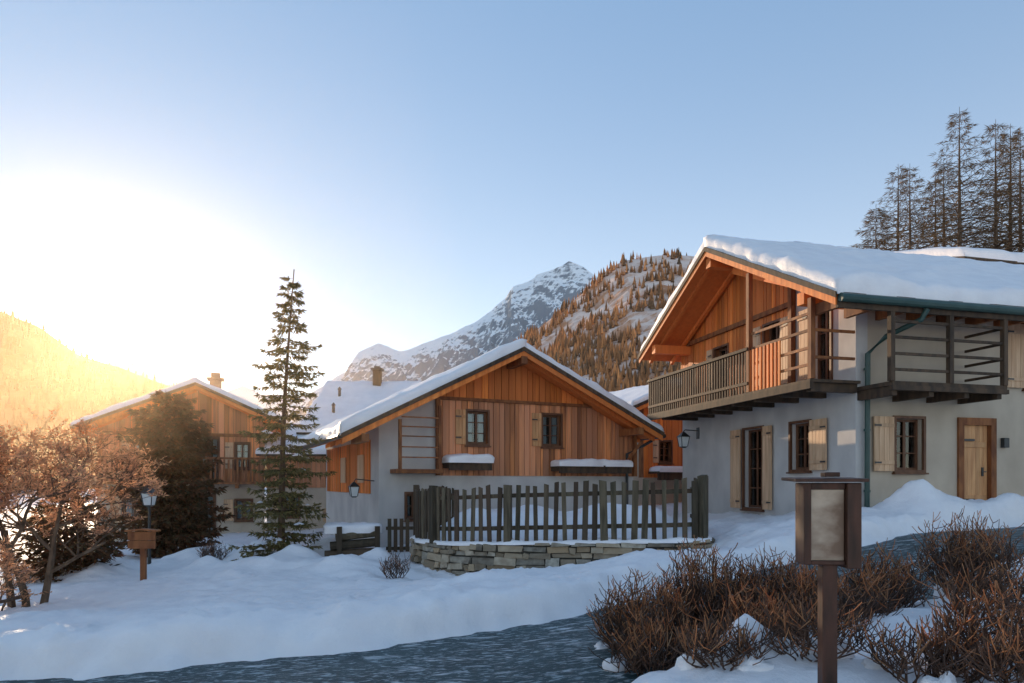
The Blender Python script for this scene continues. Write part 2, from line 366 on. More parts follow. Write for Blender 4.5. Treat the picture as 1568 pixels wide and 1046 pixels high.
def lantern(mb_m,mb_g,x,y,z,s=1.0):
    def fr(r0,r1,z0,z1,mb): mb.pts8([(x-r0,y-r0,z0),(x+r0,y-r0,z0),(x+r0,y+r0,z0),(x-r0,y+r0,z0),(x-r1,y-r1,z1),(x+r1,y-r1,z1),(x+r1,y+r1,z1),(x-r1,y+r1,z1)])
    fr(.15*s,.03*s,z-.14*s,z,mb_m); fr(.085*s,.125*s,z-.42*s,z-.145*s,mb_g); fr(.05*s,.09*s,z-.46*s,z-.421*s,mb_m)
    for sx in(-1,1):
        for sy in(-1,1): mb_m.tube([(x+sx*.088*s,y+sy*.088*s,z-.42*s),(x+sx*.13*s,y+sy*.13*s,z-.14*s)],[.012*s]*2,4)
front=lambda a,o,z:(a,-o,z)
# ---------------------------------------------------------------- chalet (centre)
A=empty('wooden_chalet',(-3.51,18,0),math.radians(25))
L_,G_,T_=(-1.15,2.90),(3.75,5.42),(8.42,3.22); tp=topf(L_,G_,T_)
hol=[(2.49,3.10,2.8,3.7),(4.86,5.46,2.8,3.7)]
W=MB(front); wall(W,0,8.08,-.6,lambda a:1.94,[(.75,1.15,.75,1.4)],-.3,0,()); 
wall(W,0,1.6,1.94,tp,[],-.3,-.001,(3.75,))
W.box(0,.3,-7.9,-.3,-.6,tp(0)-.02); W.box(7.78,8.08,-7.9,-.3,-.6,tp(7.9)-.02); W.obj('plaster_wall',M['plaster'],A)
W=MB(front); wall(W,1.6,8.08,1.94,tp,hol,-.25,0,(3.75,)); W.obj('backing_wall',M['brown'],A)
W=MB(front); planks(W,1.62,8.1,1.9,lambda a:min(tp(a),4.0),hol,.003); W.obj('facade_planks',M['larchg'],A)
W=MB(front); planks(W,1.62,8.0,4.06,tp,[],.06,.2); W.obj('gable_planks',M['larchw'],A)
W=MB(front); W.box(1.5,6.9,.035,.12,3.98,4.06); W.box(1.55,1.66,.04,.14,1.9,4.0); W.box(8.0,8.12,.04,.14,1.9,3.2); W.obj('facade_trim',M['brown'],A)
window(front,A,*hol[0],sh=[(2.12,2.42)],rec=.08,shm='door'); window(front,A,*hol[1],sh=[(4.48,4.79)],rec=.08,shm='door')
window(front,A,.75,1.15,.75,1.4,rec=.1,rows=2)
roof(front,A,L_,G_,T_,1.0,-8.3,seed=2,sT=.26)
W=MB(front)
for a in (-.6,3.75,7.6):
    zt=interp([L_[0],G_[0],T_[0]],[L_[1],G_[1],T_[1]],a)-.27
    W.box(a-.09,a+.09,-.2,1.08,zt-.2,zt)
W.tube([(7.7,.0,2.2),(7.75,.9,2.95)],[.06,.06],4)
W.obj('purlins',M['brown'],A)
W=MB(front)
for a in (.42,1.5): W.box(a-.04,a+.04,.5,.58,2.0,3.75 if a>1 else 3.35)
for z in (2.35,2.62,2.9,3.15,3.4): W.box(.46,1.46,.52,.56,z,z+.035)
W.box(.3,1.6,0,.6,1.95,2.06); W.obj('side_balcony',M['brown'],A)
for (a0,a1,z) in ((1.75,3.0,2.2),(5.1,7.6,2.14)):
    W=MB(front); W.box(a0,a1,.05,.62,z,z+.07); W.box(a0,a1,.55,.6,z-.16,z-.002)
    for k in range(int((a1-a0)/.6)+2):
        t=a0+.06+(a1-a0-.12)*k/(int((a1-a0)/.6)+1); W.box(t-.04,t+.04,.03,.5,z-.1,z-.003)
    W.obj('window_canopy',M['dark'],A); snowsheet(front,A,a0-.03,a1+.03,.06,.66,lambda a,o,z=z:z+.07,.17,seed=a0,rnd=.14,res=.1)
lf=lambda a,o,z:(-o,a,z)
W=MB(lf); planks(W,.9,7.5,1.4,lambda a:2.9,[],.004); W.obj('side_planks',M['larchw'],A)
W=MB(lf)
for a in (1.5,4): W.box(a,a+.7,.05,.09,1.7,2.5)
W.obj('side_shutters',M['shutter'],A)
m1=MB();m2=MB(); m1.tube([(0,.5,1.75),(-.5,.5,1.8),(-.55,.5,1.72)],[.015]*3,5); lantern(m1,m2,-.55,.5,1.72,.9); m1.obj('lantern_bracket',M['metal'],A); m2.obj('lantern_pane',M['lglass'],A)
W=MB(front); W.tube([(8.35,.6,3.0),(8.2,.35,2.85),(7.75,.12,2.6),(7.75,.12,1.0)],[.045]*4,8); W.tube([(-1.2,1.0,2.84),(-1.2,-8,2.84)],[.07]*2,8);W.tube([(8.5,1.0,3.12),(8.5,-8,3.12)],[.07]*2,8); W.obj('gutter',M['metal'],A)
# ---------------------------------------------------------------- chalet (right)
C=empty('plaster_chalet',(7.35,14.6,0),math.radians(14.25))
gab=lambda a,o,z:(-o,a,z)
rgt=lambda a,o,z:(a,-o,z)
L2,G2,T2=(-1.0,5.42),(3.87,7.93),(7.98,5.80); tp2=topf(L2,G2,T2)
hl=[(3.30,4.12,1.04,3.13),(1.46,2.13,2.02,3.13)]
hu=[(4.9,5.6,3.95,5.6),(2.55,3.2,3.95,5.75),(.75,1.35,3.95,5.75)]
W=MB(gab); wall(W,0,7.58,.2,lambda a:3.9,hl,-.3,0); wall(W,0,2.05,3.9,tp2,[hu[2]],-.3,-.002,(3.87,))
W2=MB(rgt); hr=[(1.01,1.73,1.98,3.1),(2.75,3.67,.9,3.08)]; hr2=[(4.6,5.5,3.9,5.3)]
wall(W2,.3,14,.2,lambda a:3.9,hr,-.3,0); wall(W2,.3,14,3.9,lambda a:5.7,hr2,-.3,-.001)
W.obj('gable_wall',M['plaster'],C); W2.obj('side_wall',M['plasterw'],C)
W=MB(gab); wall(W,2.05,7.58,3.9,tp2,hu[:2],-.3,-.01,(3.87,)); W.box(7.28,7.58,-12,-.3,.2,5.3); W.obj('backing_wall',M['brown'],C)
W=MB(gab); planks(W,2.05,7.58,3.9,tp2,hu[:2],.0,.18); W.obj('gable_planks',M['larchw'],C)
W=MB(gab); W.box(1.95,7.6,.05,.13,5.98,6.1); W.box(1.95,2.08,.03,.15,3.9,6.6); W.obj('gable_trim',M['brown'],C)
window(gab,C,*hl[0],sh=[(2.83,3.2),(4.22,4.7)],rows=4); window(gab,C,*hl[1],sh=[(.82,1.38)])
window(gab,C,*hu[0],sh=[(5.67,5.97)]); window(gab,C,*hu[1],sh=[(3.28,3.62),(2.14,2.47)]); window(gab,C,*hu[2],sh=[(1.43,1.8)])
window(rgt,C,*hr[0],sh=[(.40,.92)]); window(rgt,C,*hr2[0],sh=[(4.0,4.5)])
W=MB(rgt)
for k in range(7):
    t=2.83+.76*k/7; W.box(t+.003,t+.76/7-.003,-.1,-.06,.9,3.0)
W.box(2.9,3.52,-.058,-.03,1.3,1.42);W.box(2.9,3.52,-.058,-.03,2.5,2.62)
W.obj('door',M['door'],C)
W=MB(rgt); W.box(2.68,2.83,-.12,.05,.9,3.16); W.box(3.59,3.74,-.12,.05,.9,3.16); W.box(2.83,3.59,-.12,.05,3.0,3.16); W.obj('door_frame',M['brown'],C)
W=MB(rgt); W.tube([(3.45,-.05,1.95),(3.45,.03,1.95),(3.33,.035,1.95)],[.014]*3,6); W.box(3.42,3.48,-.06,-.045,1.85,2.05)
for z in (1.25,2.6): W.box(2.84,3.2,-.029,-.02,z+.04,z+.09)
W.obj('door_handle',M['metal'],C)
W=MB(rgt); W.box(2.6,3.8,-.1,.45,.75,.9); W.obj('door_step',M['stone'],C)
m1=MB(rgt); m1.box(3.9,4.05,.0,.1,2.5,2.72); m1.obj('wall_lamp',M['metal'],C,bevel=.01)
W=MB(rgt); W.box(.0,2.59,.0,.03,.2,.96);W.box(3.81,14,.0,.03,.2,.96); W.obj('plinth',M['mortar'],C)
roof(gab,C,L2,G2,T2,1.3,-13,sT=.36,seed=8)
W=MB(gab)
for a in (.15,3.87,7.1):
    zt=interp([L2[0],G2[0],T2[0]],[L2[1],G2[1],T2[1]],a)-.29; W.box(a-.11,a+.11,-.2,1.25,zt-.26,zt)
for o in (.45,):
    W.hex(.0,3.8,o,o+.13,5.62,7.25,5.84,7.45)
W.obj('purlins',M['larchw'],C)
W=MB(rgt)
x=-1.1
while x<12: W.hex(x,x+.1,0,.95,5.2,5.2,5.42,5.42); x+=.8
W.obj('eave_rafters',M['brown'],C)
W=MB(rgt); W.tube([(-1.3,1.1,5.30),(13,1.1,5.30)],[.085]*2,10)
W.tube([(.75,1.1,5.2),(.7,1.0,5.0),(.35,.45,4.75),(.2,.12,4.45),(.2,.1,.9)],[.055]*5,10)
for z in (1.5,2.8,4.1): W.tube([(.2,.1,z),(.2,.1,z+.05)],[.07]*2,10)
W.obj('gutter_pipe',M['teal'],C)
W=MB(rgt); W.box(-1.3,13,.97,1.03,5.12,5.36); W.obj('fascia',M['dark'],C)
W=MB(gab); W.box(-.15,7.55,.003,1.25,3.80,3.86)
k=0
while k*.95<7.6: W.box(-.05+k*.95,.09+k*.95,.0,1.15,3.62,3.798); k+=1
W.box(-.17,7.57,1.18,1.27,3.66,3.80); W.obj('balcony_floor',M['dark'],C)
W=MB(gab)
t=2.2
while t<7.5: W.box(t,t+.055,1.19,1.225,3.87,4.86); t+=.125
for o in (.3,.45,.6,.75,.9,1.05): W.box(7.48,7.52,o,o+.06,3.87,4.86)
W.box(2.1,7.56,1.16,1.26,4.87,4.94); W.box(2.1,7.5,1.228,1.25,4.05,4.12)
for a in (4.8,7.5): W.box(a-.05,a+.05,1.13,1.18,3.87,5.0)
W.obj('balcony_rail',M['dark'],C)
W=MB(gab)
for a in (2.12,-.1): W.box(a-.055,a+.055,1.12,1.23,3.87,6.72 if a>1 else 5.55)
for z in (4.15,4.5,4.87,5.22): W.box(-.1,2.1,1.145,1.18,z,z+.06)
W.box(-.1,-.06,.1,1.1,4.87,4.93);W.box(-.1,-.06,.1,1.1,4.3,4.36)
W.obj('balcony_posts',M['brown'],C)
W=MB(gab)
t=.9
while t<2.05: W.box(t,t+.07,1.185,1.215,3.87,4.86); t+=.14
W.obj('balcony_pickets',M['larchw'],C)
W=MB(rgt); W.box(.0,2.9,.003,1.0,3.66,3.74)
for a in (.1,1.0,1.9,2.75): W.box(a-.06,a+.06,.0,.95,3.46,3.658)
W.box(-.02,2.92,.95,1.03,3.56,3.655)
W.obj('side_balcony_floor',M['dark'],C)
W=MB(rgt)
for a in (0,1.45,2.85): W.box(a-.05,a+.05,.92,1.02,3.74,5.25)
for z in (3.95,4.27,4.6,4.92): 
    W.box(.05,1.4,.95,.99,z,z+.055); W.box(1.5,2.8,.95,.99,z,z+.055); W.box(2.83,2.87,.05,.91,z,z+.055)
W.obj('side_balcony_rail',M['dark'],C)
m1=MB(gab);m2=MB(gab); m1.tube([(6.6,0,3.3),(6.6,.45,3.32),(6.6,.5,3.25)],[.018]*3,5); m1.box(6.52,6.68,0,.02,3.05,3.4); lantern(m1,m2,6.6,.5,3.25,1.05); m1.obj('lantern_bracket',M['metal'],C); m2.obj('lantern_pane',M['lglass'],C)
# ---------------------------------------------------------------- left chalet
B=empty('timber_chalet',(-15.8,26,0),math.radians(20))
L3,G3,T3=(-.6,3.75),(3.5,5.55),(6.75,4.1); tp3=topf(L3,G3,T3)
h3=[(1.2,1.75,2.0,3.3),(3.6,4.25,1.85,3.5),(4.9,5.4,2.3,3.3)]; h3b=[(.9,1.6,.2,1.1),(3.3,4.1,-.6,1.2),(4.9,5.5,.2,1.0)]
W=MB(front); wall(W,0,6.0,-1.2,lambda a:1.7,h3b,-.3,0); W.box(0,.3,-7,-.3,-1.2,3.7); W.box(5.7,6,-7,-.3,-1.2,3.9); W.obj('plaster_wall',M['plasterw'],B)
W=MB(front); wall(W,0,6.0,1.7,tp3,h3,-.3,0,(3.5,)); W.obj('backing_wall',M['brown'],B)
W=MB(front); planks(W,0,6,1.7,tp3,h3,.003,.2); W.obj('facade_planks',M['larchg'],B)
for h in h3: window(front,B,*h,sh=[(h[0]-.4,h[0]-.09)],rec=.08)
for h in h3b: window(front,B,*h,rec=.1,sh=[(h[0]-.45,h[0]-.09)])
W=MB(front); W.box(-.1,6.1,.04,1.0,1.64,1.74); W.box(-.1,6.1,.93,1.0,2.62,2.7); t=0
while t<6: W.box(t,t+.07,.95,.98,1.75,2.61); t+=.16
for k in range(7): W.box(k*.98,k*.98+.12,.0,.95,1.48,1.638)
W.obj('balcony',M['brown'],B)
W=MB(front); W.box(-.05,6.05,.035,.12,3.55,3.68); W.obj('facade_trim',M['brown'],B)
roof(front,B,L3,G3,T3,1.1,-8,seed=14,sT=.22,resn=.25)
W=MB(front); W.box(3.8,4.25,-2.3,-1.85,5.0,6.1); W.obj('chimney',M['chim'],B)
W=MB(front); W.box(3.7,4.35,-2.4,-1.75,6.1,6.18); W.box(3.85,4.2,-2.25,-1.9,6.18,6.4); W.obj('chimney_cap',M['chim'],B)
Wg=empty('plaster_outbuilding',(-10.2,28.4,0),math.radians(6))
hw=[(.7,1.3,.3,1.2),(2.7,3.2,.1,.6)]
W=MB(front); wall(W,0,3.9,-1.2,lambda a:2.9,hw,-.3,0); W.box(0,.3,-5,-.3,-1.2,2.9); W.box(3.6,3.9,-5,-.3,-1.2,2.9); W.obj('wall',M['plasterw'],Wg)
for h in hw: window(front,Wg,*h,rec=.1,sh=[(h[0]-.4,h[0]-.09)])
W=MB(front); planks(W,0,3.9,1.5,lambda a:2.85,[],.003); W.obj('planks',M['larchg'],Wg)
W=MB(front); W.pts8([(-.3,.5,2.8),(4.1,.5,2.8),(4.1,-5,4.3),(-.3,-5,4.3),(-.3,.5,2.92),(4.1,.5,2.92),(4.1,-5,4.42),(-.3,-5,4.42)]); W.obj('roof_deck',M['dark'],Wg)
snowsheet(front,Wg,-.3,4.1,-5,.55,lambda a,o:2.92+(.5-o)*.2727,.25,seed=3,res=.3)
D=empty('stone_house',(-9.6,31,0),math.radians(2))
W=MB(front); wall(W,.4,9,-1,lambda a:3.9,[(1.2,1.8,2.3,3.1),(3,3.6,2.3,3.1)],-.3,0); W.box(.4,.7,-10,-.3,-1,3.9)
W.obj('wall',M['plaster'],D)
window(front,D,1.2,1.8,2.3,3.1); window(front,D,3,3.6,2.3,3.1)
W=MB(front); W.pts8([(0,.7,3.85),(9,.7,3.85),(9,-5,6.75),(0,-5,6.75),(0,.7,4.0),(9,.7,4.0),(9,-5,6.9),(0,-5,6.9)])
W.pts8([(0,-10.5,3.85),(9,-10.5,3.85),(9,-5,6.75),(0,-5,6.75),(0,-10.5,4.0),(9,-10.5,4.0),(9,-5,6.9),(0,-5,6.9)]); W.obj('roof_deck',M['dark'],D)
snowsheet(front,D,0,9,-5,.75,lambda a,o:4.0+(.7-o)*.5088,.25,seed=4,res=.3)
snowsheet(front,D,0,9,-10.5,-4.9,lambda a,o:6.9+(o+5)*.527,.2,seed=4,res=.4)
W=MB(front); W.box(2.55,2.95,-4.7,-4.2,6.4,7.55); W.obj('chimney',M['dark'],D)
W=MB(front); W.box(2.45,3.05,-4.8,-4.1,7.55,7.63); W.box(2.6,2.9,-4.6,-4.3,7.63,7.75); W.obj('chimney_cap',M['metal'],D)
for (a,o) in ((1.3,-.8),(1.15,-2.8)):
    W=MB(front); z=4.0+(.7-o)*.5088; W.tube([(a,o,z),(a,o,z+.55)],[.07,.07],8); W.tube([(a,o,z+.55),(a,o,z+.68)],[.11,.02],8); W.obj('vent_pipe',M['metal'],D)
F=empty('wooden_barn',(5.0,26,0),math.radians(25))
L5,G5,T5=(-1.0,4.5),(1.6,5.6),(4.3,4.3); tp5=topf(L5,G5,T5)
h5=[(.75,1.3,2.5,3.3)]
W=MB(front); wall(W,0,3.8,1.9,tp5,h5,-.3,0,(1.6,)); W.obj('backing_wall',M['brown'],F)
W=MB(front); wall(W,0,3.8,-.5,lambda a:1.9,[],-.3,0);W.box(0,.3,-6,-.3,-.5,4.6); W.obj('plaster_wall',M['plasterw'],F)
W=MB(front); planks(W,0,3.8,1.9,tp5,h5,.003); W.obj('facade_planks',M['larchw'],F)
window(front,F,*h5[0],sh=[(.4,.66)],rec=.08); roof(front,F,L5,G5,T5,.8,-7,seed=31,resn=.3)
W=MB(front); W.box(.2,3.2,.05,.7,2.05,2.13); W.box(.2,3.2,.6,.66,1.8,2.048); W.obj('window_canopy',M['dark'],F); snowsheet(front,F,.2,3.2,.06,.74,lambda a,o:2.13,.18,seed=9,rnd=.15)
G=empty('mountain_lodge',(16.5,25,0),math.radians(14))
W=MB(front); wall(W,0,16,0,lambda a:9.2,[],-.3,0); W.obj('wall',M['dark'],G)
W=MB(front); W.pts8([(-1,1,9.2),(17,1,9.2),(17,-5,10.9),(-1,-5,10.9),(-1,1,9.6),(17,1,9.6),(17,-5,11.3),(-1,-5,11.3)]); W.obj('roof_deck',M['dark'],G)
snowsheet(front,G,-1,17,-5,1,lambda a,o:9.6+(1-o)*.2833,.35,seed=5,res=.5)
W=MB(front); W.box(3,3.6,-3.5,-2.9,9.6,11.6); W.obj('chimney',M['chim'],G)
# ---------------------------------------------------------------- garden
gc=catmull([(-1.5,18.0),(-2.05,16.4),(-2.12,15.2),(-1.75,14.1),(-1.0,13.25),(0.2,12.8),(1.7,12.55),(3.38,12.4),(3.75,13.6),(4.2,16.0)],10)
seg=np.r_[0,np.cumsum(np.linalg.norm(np.diff(gc,axis=0),axis=1))]; LT=seg[-1]
def gp(s):
    x=np.interp(s,seg,gc[:,0]); y=np.interp(s,seg,gc[:,1]); x2=np.interp(s+.05,seg,gc[:,0]); y2=np.interp(s+.05,seg,gc[:,1])
    x1=np.interp(s-.05,seg,gc[:,0]); y1=np.interp(s-.05,seg,gc[:,1])
    t=np.array((x2-x1,y2-y1)); t/=max(1e-9,np.linalg.norm(t)); return x,y,t[0],t[1]
def wt(x): return interp([-2.2,0,3.5],[.46,.56,.66],x)
x,y,tx,ty=gp(LT/2); OUT=1 if ((x-1)*ty+(y-15.5)*-tx)>0 else -1
SW=empty('stone_wall')
mb=MB(); z0b=-.45
c=z0b
while c<.66:
    hgt=R.uniform(.07,.15); s=R.uniform(0,.2)
    while s<LT-.12:
        l=min(R.uniform(.10,.55),LT-s); x,y,tx,ty=gp(s+l/2); top=wt(x)
        za=c+R.uniform(-.012,.012); zb=min(top,za+hgt-R.uniform(.008,.025))
        if zb-za>.03:
            nxn,nyn=ty*OUT,-tx*OUT; pr=R.uniform(.0,.08); hl_=l/2-.008
            def pt(u,o,z):
                j=.018; return (x+tx*u+nxn*o+R.uniform(-j,j),y+ty*u+nyn*o+R.uniform(-j,j),z+R.uniform(-j,j))
            tl=R.uniform(-.02,.02)
            mb.pts8([pt(-hl_,.10+pr,za),pt(hl_,.10+pr,za+tl),pt(hl_,-.15,za),pt(-hl_,-.15,za),pt(-hl_,.08+pr,zb),pt(hl_,.08+pr,zb+tl),pt(hl_,-.15,zb),pt(-hl_,-.15,zb)])
        s+=l
    c+=hgt
mb.obj('stones',M['stone'],SW,bevel=.014)
mb=MB(); s=0
pv=None
while s<LT:
    x,y,tx,ty=gp(s); t_=wt(x)-.03; nxn,nyn=ty*OUT,-tx*OUT
    cur=[(x+nxn*.07,y+nyn*.07),(x-nxn*.2,y-nyn*.2),t_]
    if pv:
        mb.pts8([(*pv[0],z0b),(*cur[0],z0b),(*cur[1],z0b),(*pv[1],z0b),(*pv[0],pv[2]),(*cur[0],cur[2]),(*cur[1],cur[2]),(*pv[1],pv[2])])
    pv=cur; s+=.25
mb.obj('mortar_core',M['mortar'],SW)
mb=MB(); s=0; prof=[(.15,-.02),(.14,.02),(.08,.045),(-.05,.06),(-.2,.05),(-.26,-.05)]; rows=0
while s<LT:
    x,y,tx,ty=gp(s)
    for (o,z) in prof:
        k=1+.8*nz(s*2.3,o*3,4); q_=(.8+.55*nz(s*1.7,1,2)); mb.v.append((x+ty*o*OUT*q_,y-tx*o*OUT*q_,wt(x)+z*k))
    rows+=1; s+=.07
n=len(prof)
for j in range(rows-1):
    for i in range(n-1): a=j*n+i; mb.f.append((a,a+1,a+n+1,a+n))
mb.obj('snow_cap',M['snow'],SW,smooth=True)
FN=empty('picket_fence'); mb=MB(); mr=MB(); s=.1; i=0; rail=[]
while s<LT-.1:
    x,y,tx,ty=gp(s); b=wt(x)+.0; post=(i%10==4); w=R.uniform(.038,.058) if not post else .07; h=interp([-2.2,3.4],[1.09,1.12],x)*R.uniform(.95,1.03)+(.05 if post else 0); th=.012 if not post else .06
    lean=R.uniform(-.035,.035)
    def q(u,o,z,l=0): return (x+tx*(u+l)+ty*o*OUT,y+ty*(u+l)-tx*o*OUT,z)
    dz_=R.uniform(-.03,.03)
    mb.pts8([q(-w,-th+.02,b-.03),q(w,-th+.02,b-.03),q(w,th+.03,b-.03),q(-w,th+.03,b-.03),q(-w,-th+.02,b+h,lean),q(w,-th+.02,b+h+dz_,lean),q(w,th+.03,b+h+dz_,lean),q(-w,th+.03,b+h,lean)])
    if i%2==0: rail.append((x,y,tx,ty,b))
    s+=.18; i+=1
for r1,r2 in zip(rail,rail[1:]):
    for zz in (.25,.86):
        def q(r,o,z): return (r[0]+r[3]*o*OUT,r[1]-r[2]*o*OUT,z)
        mr.pts8([q(r1,-.06,r1[4]+zz),q(r2,-.06,r2[4]+zz),q(r2,.003,r2[4]+zz),q(r1,.003,r1[4]+zz),q(r1,-.06,r1[4]+zz+.08),q(r2,-.06,r2[4]+zz+.08),q(r2,.003,r2[4]+zz+.08),q(r1,.003,r1[4]+zz+.08)])
mb.obj('pickets',M['picket'],FN,bevel=.006); mr.obj('rails',M['picket'],FN)
mb=MB(); NR=14; NS=90
cx,cy=1.2,15.6
for j in range(NR+1):
    for k in range(NS+1):
        x,y,tx,ty=gp(LT*k/NS); f=j/NR; X=x+(cx-x)*f; Y=y+(cy-y)*f
        z=wt(X)+.02+.5*sm((Y-12.9)/2.5)*sm(f*3.0)+.16*nz(X*1.2,Y*1.2,6)*sm(f*4)+.03*nz(X*4,Y*4,2)
        mb.v.append((X,Y,z))
for j in range(NR):
    for k in range(NS): a=j*(NS+1)+k; mb.f.append((a,a+1,a+NS+2,a+NS+1))
mb.obj('garden_snow',M['snow'],smooth=True)
gt=empty('garden_gate',(-2.75,16.2,-.1),math.radians(8)); mb=MB()
for k in range(4): mb.box(-.2+k*.14,-.11+k*.14,0,.03,-.1,.95)
mb.box(-.24,.4,.032,.07,.2,.28); mb.box(-.24,.4,.032,.07,.68,.76); mb.obj('pickets',M['picket'],gt)
rw=empty('timber_retaining_wall',(-4.3,15.6,-.25),math.radians(12)); mb=MB()
for i,z in enumerate((0,.2,.4,.6)): mb.tube([(-.1+.12*i,0,z+.1),(1.25,0,z+.12+.03*i)],[.1,.1],8)
for a in (.35,1.2): mb.box(a-.06,a+.06,-.17,-.09,-.1,.95)
mb.obj('logs',M['picket'],rw); snowsheet(lambda a,o,z:(a,o,z),rw,.0,1.3,-.1,.55,lambda a,o:.82,.2,seed=8,rnd=.2,res=.1)
# ---------------------------------------------------------------- trees
def needles(mb,p,d,L,n,r,w=.018,droop=.35):
    for _ in range(n):
        v=(d+Vector((r.uniform(-1,1),r.uniform(-1,1),r.uniform(-1,.55)))*.75).normalized()
        v.z-=droop*r.random(); s=v.cross(Vector((r.uniform(-1,1),r.uniform(-1,1),r.uniform(-1,1)))).normalized()*w*r.uniform(.6,1.3)
        q=p+v*L*r.uniform(.6,1.2); b=p
        i=len(mb.v); m_=b.lerp(q,.45); mb.v+= [tuple(b),tuple(m_+s),tuple(q),tuple(m_-s)]; mb.f.append((i,i+1,i+2,i+3))
def conifer(name,loc,H,prof,dz,nb,m,seed,step=.11,nn=7,nl=.13,nw=.016,droop=.25,lean=0,base_h=.03,twr=1.0,snow=0,rise=.18):
    r=random.Random(seed); e=empty(name,loc); tr=MB(); nd=MB(); sn=MB()
    P_=[];n=10
    for i in range(n+1): f=i/n; P_.append((lean*f*f,0.02*math.sin(f*9),H*f))
    tr.tube(P_,[max(.012,H*.014*(1-i/n)**.9) for i in range(n+1)],7)
    z=H*base_h
    while z<H*.985:
        f=z/H; Rr=interp([p[0] for p in prof],[p[1] for p in prof],f)
        k=max(3,int(nb*(1 if f<.8 else .75)))
        a0=r.random()*6
        for b in range(k):
            az=a0+b*2*math.pi/k+r.uniform(-.35,.35); L=Rr*r.uniform(.5,1.25); zz=z+r.uniform(-.4,.4)*dz
            if zz>H: continue
            st=Vector((lean*f*f,0,zz)); d=Vector((math.cos(az),math.sin(az),0)); pts=[];ns=max(3,int(L/step))
            for j in range(ns+1):
                t=j/ns; pts.append(st+d*L*t+Vector((r.uniform(-1,1)*.02,r.uniform(-1,1)*.02,L*(rise*t-droop*1.6*t*t+droop*.9*t**4))))
            tr.tube(pts,[max(.004,.016*L*(1-t/(ns+1))) for t in range(ns+1)],3,False)
            for j in range(1,ns+1):
                t=j/ns; dd=(pts[j]-pts[j-1]).normalized(); sd=Vector((-dd.y,dd.x,0)); sl=L*.33*(1-t*.75)*twr
                needles(nd,pts[j],dd,nl,nn,r,nw)
                for sg in (-1,1):
                    q=pts[j]; v=(sd*sg+dd*.7).normalized(); m_=max(1,int(sl/(step*.9)))
                    for u in range(1,m_+1): needles(nd,q+v*sl*u/m_+Vector((0,0,-.15*sl*u/m_)),v,nl*.9,max(3,nn-2),r,nw)
                if snow and r.random()<snow and f<.5 and .3<t<1:
                    c=pts[j]+Vector((0,0,.03)); rr=r.uniform(.04,.1); i0=len(sn.v)
                    for q_ in range(6): an=q_*math.pi/3; sn.v.append(tuple(c+Vector((math.cos(an)*rr*1.4,math.sin(an)*rr*1.4,r.uniform(-.02,.01)))))
                    sn.v.append(tuple(c+Vector((0,0,rr*.6))))
                    for q_ in range(6): sn.f.append((i0+q_,i0+(q_+1)%6,i0+6))
        z+=dz*r.uniform(.8,1.2)
    tr.obj('trunk',M['bark'],e,fix=False); nd.obj('needles',m,e,fix=False)
    if sn.v: sn.obj('branch_snow',M['snow'],e,smooth=True,fix=False)
    return e
conifer('spruce_tree',(-5.25,15.5,-.4),6.95,[(0,.9),(.08,.95),(.15,.75),(.2,.88),(.27,.7),(.33,.98),(.38,1.12),(.42,.75),(.47,.85),(.5,.56),(.6,.56),(.65,.66),(.7,.5),(.76,.55),(.8,.36),(.9,.25),(.97,.12),(1,.03)],.235,7,M['spruce'],5,lean=.3,snow=.08,nn=7,nl=.14)
conifer('fir_tree',(-9.5,19,-.5),4.7,[(0,1.0),(.15,1.25),(.5,1.15),(.8,.85),(.93,.5),(1,.12)],.15,10,M['dkspruce'],9,step=.15,nn=7,nl=.2,nw=.03,droop=-.1)
conifer('juniper_bush',(-9.0,13.8,-.45),2.1,[(0,.8),(.3,.95),(.7,.6),(1,.1)],.14,9,M['dkspruce'],19,step=.13,nn=6,nl=.18,nw=.02,droop=-.2)
def bare(name,loc,H,seed,spread=.55,depth=5,tipm='buds',n0=2,bud=.05):
    r=random.Random(seed); e=empty(name,loc); tr=MB(); tp_=MB()
    def rec(p,d,L,rad,lv):
        pts=[p];q=p;dd=d.copy()
        for i in range(4):
            dd=(dd+Vector((r.uniform(-1,1),r.uniform(-1,1),r.uniform(-.4,.7)))*.16).normalized(); q=q+dd*L/4; pts.append(q)
        tr.tube(pts,[rad*(1-.09*i) for i in range(5)],5 if lv<2 else 3,False)
        if lv>=depth:
            for i in range(1,5):
                for _ in range(3):
                    c=pts[i]; v=Vector((r.uniform(-1,1),r.uniform(-1,1),r.uniform(-.4,1))).normalized()*bud*r.uniform(.8,2); s=v.cross(Vector((r.random(),r.random(),r.random()))).normalized()*bud*.2
                    k=len(tp_.v); tp_.v+=[tuple(c),tuple(c+v*.5+s),tuple(c+v),tuple(c+v*.5-s)]; tp_.f.append((k,k+1,k+2,k+3))
            return
        for _ in range(r.choice((3,4)) if lv<depth-1 else 4):
            i=r.choice((2,3,4)) if lv else r.choice((1,2,3,4)); v=Vector((r.uniform(-1,1),r.uniform(-1,1),r.uniform(-.35,.9))).normalized()
            rec(pts[i],(dd*(1-spread)+v*spread).normalized(),L*r.uniform(.6,.8),rad*.55,lv+1)
    for k in range(n0):
        rec(Vector((k*.16-.08,k*.08,0)),Vector(((-.12,.12,.02)[k%3],(0,0,.12)[k%3],1)).normalized(),H*.36,H*.016,0)
    tr.obj('branches',M['bark'],e,fix=False); tp_.obj('buds',M[tipm],e,fix=False)
bare('bare_tree',(-7.45,10.3,-.35),3.75,8,.6,5,n0=3,bud=.055)
def larch(name,loc,H,seed,rot=0):
    return conifer(name,loc,H,[(0,.17*H),(.3,.20*H),(.5,.18*H),(.65,.14*H),(.8,.09*H),(.93,.04*H),(1,.01*H)],H*.023,5,M['larch'],seed,step=.6,nn=5,nl=.5,nw=.018,droop=.02,base_h=.12,twr=1.0,rise=.12)
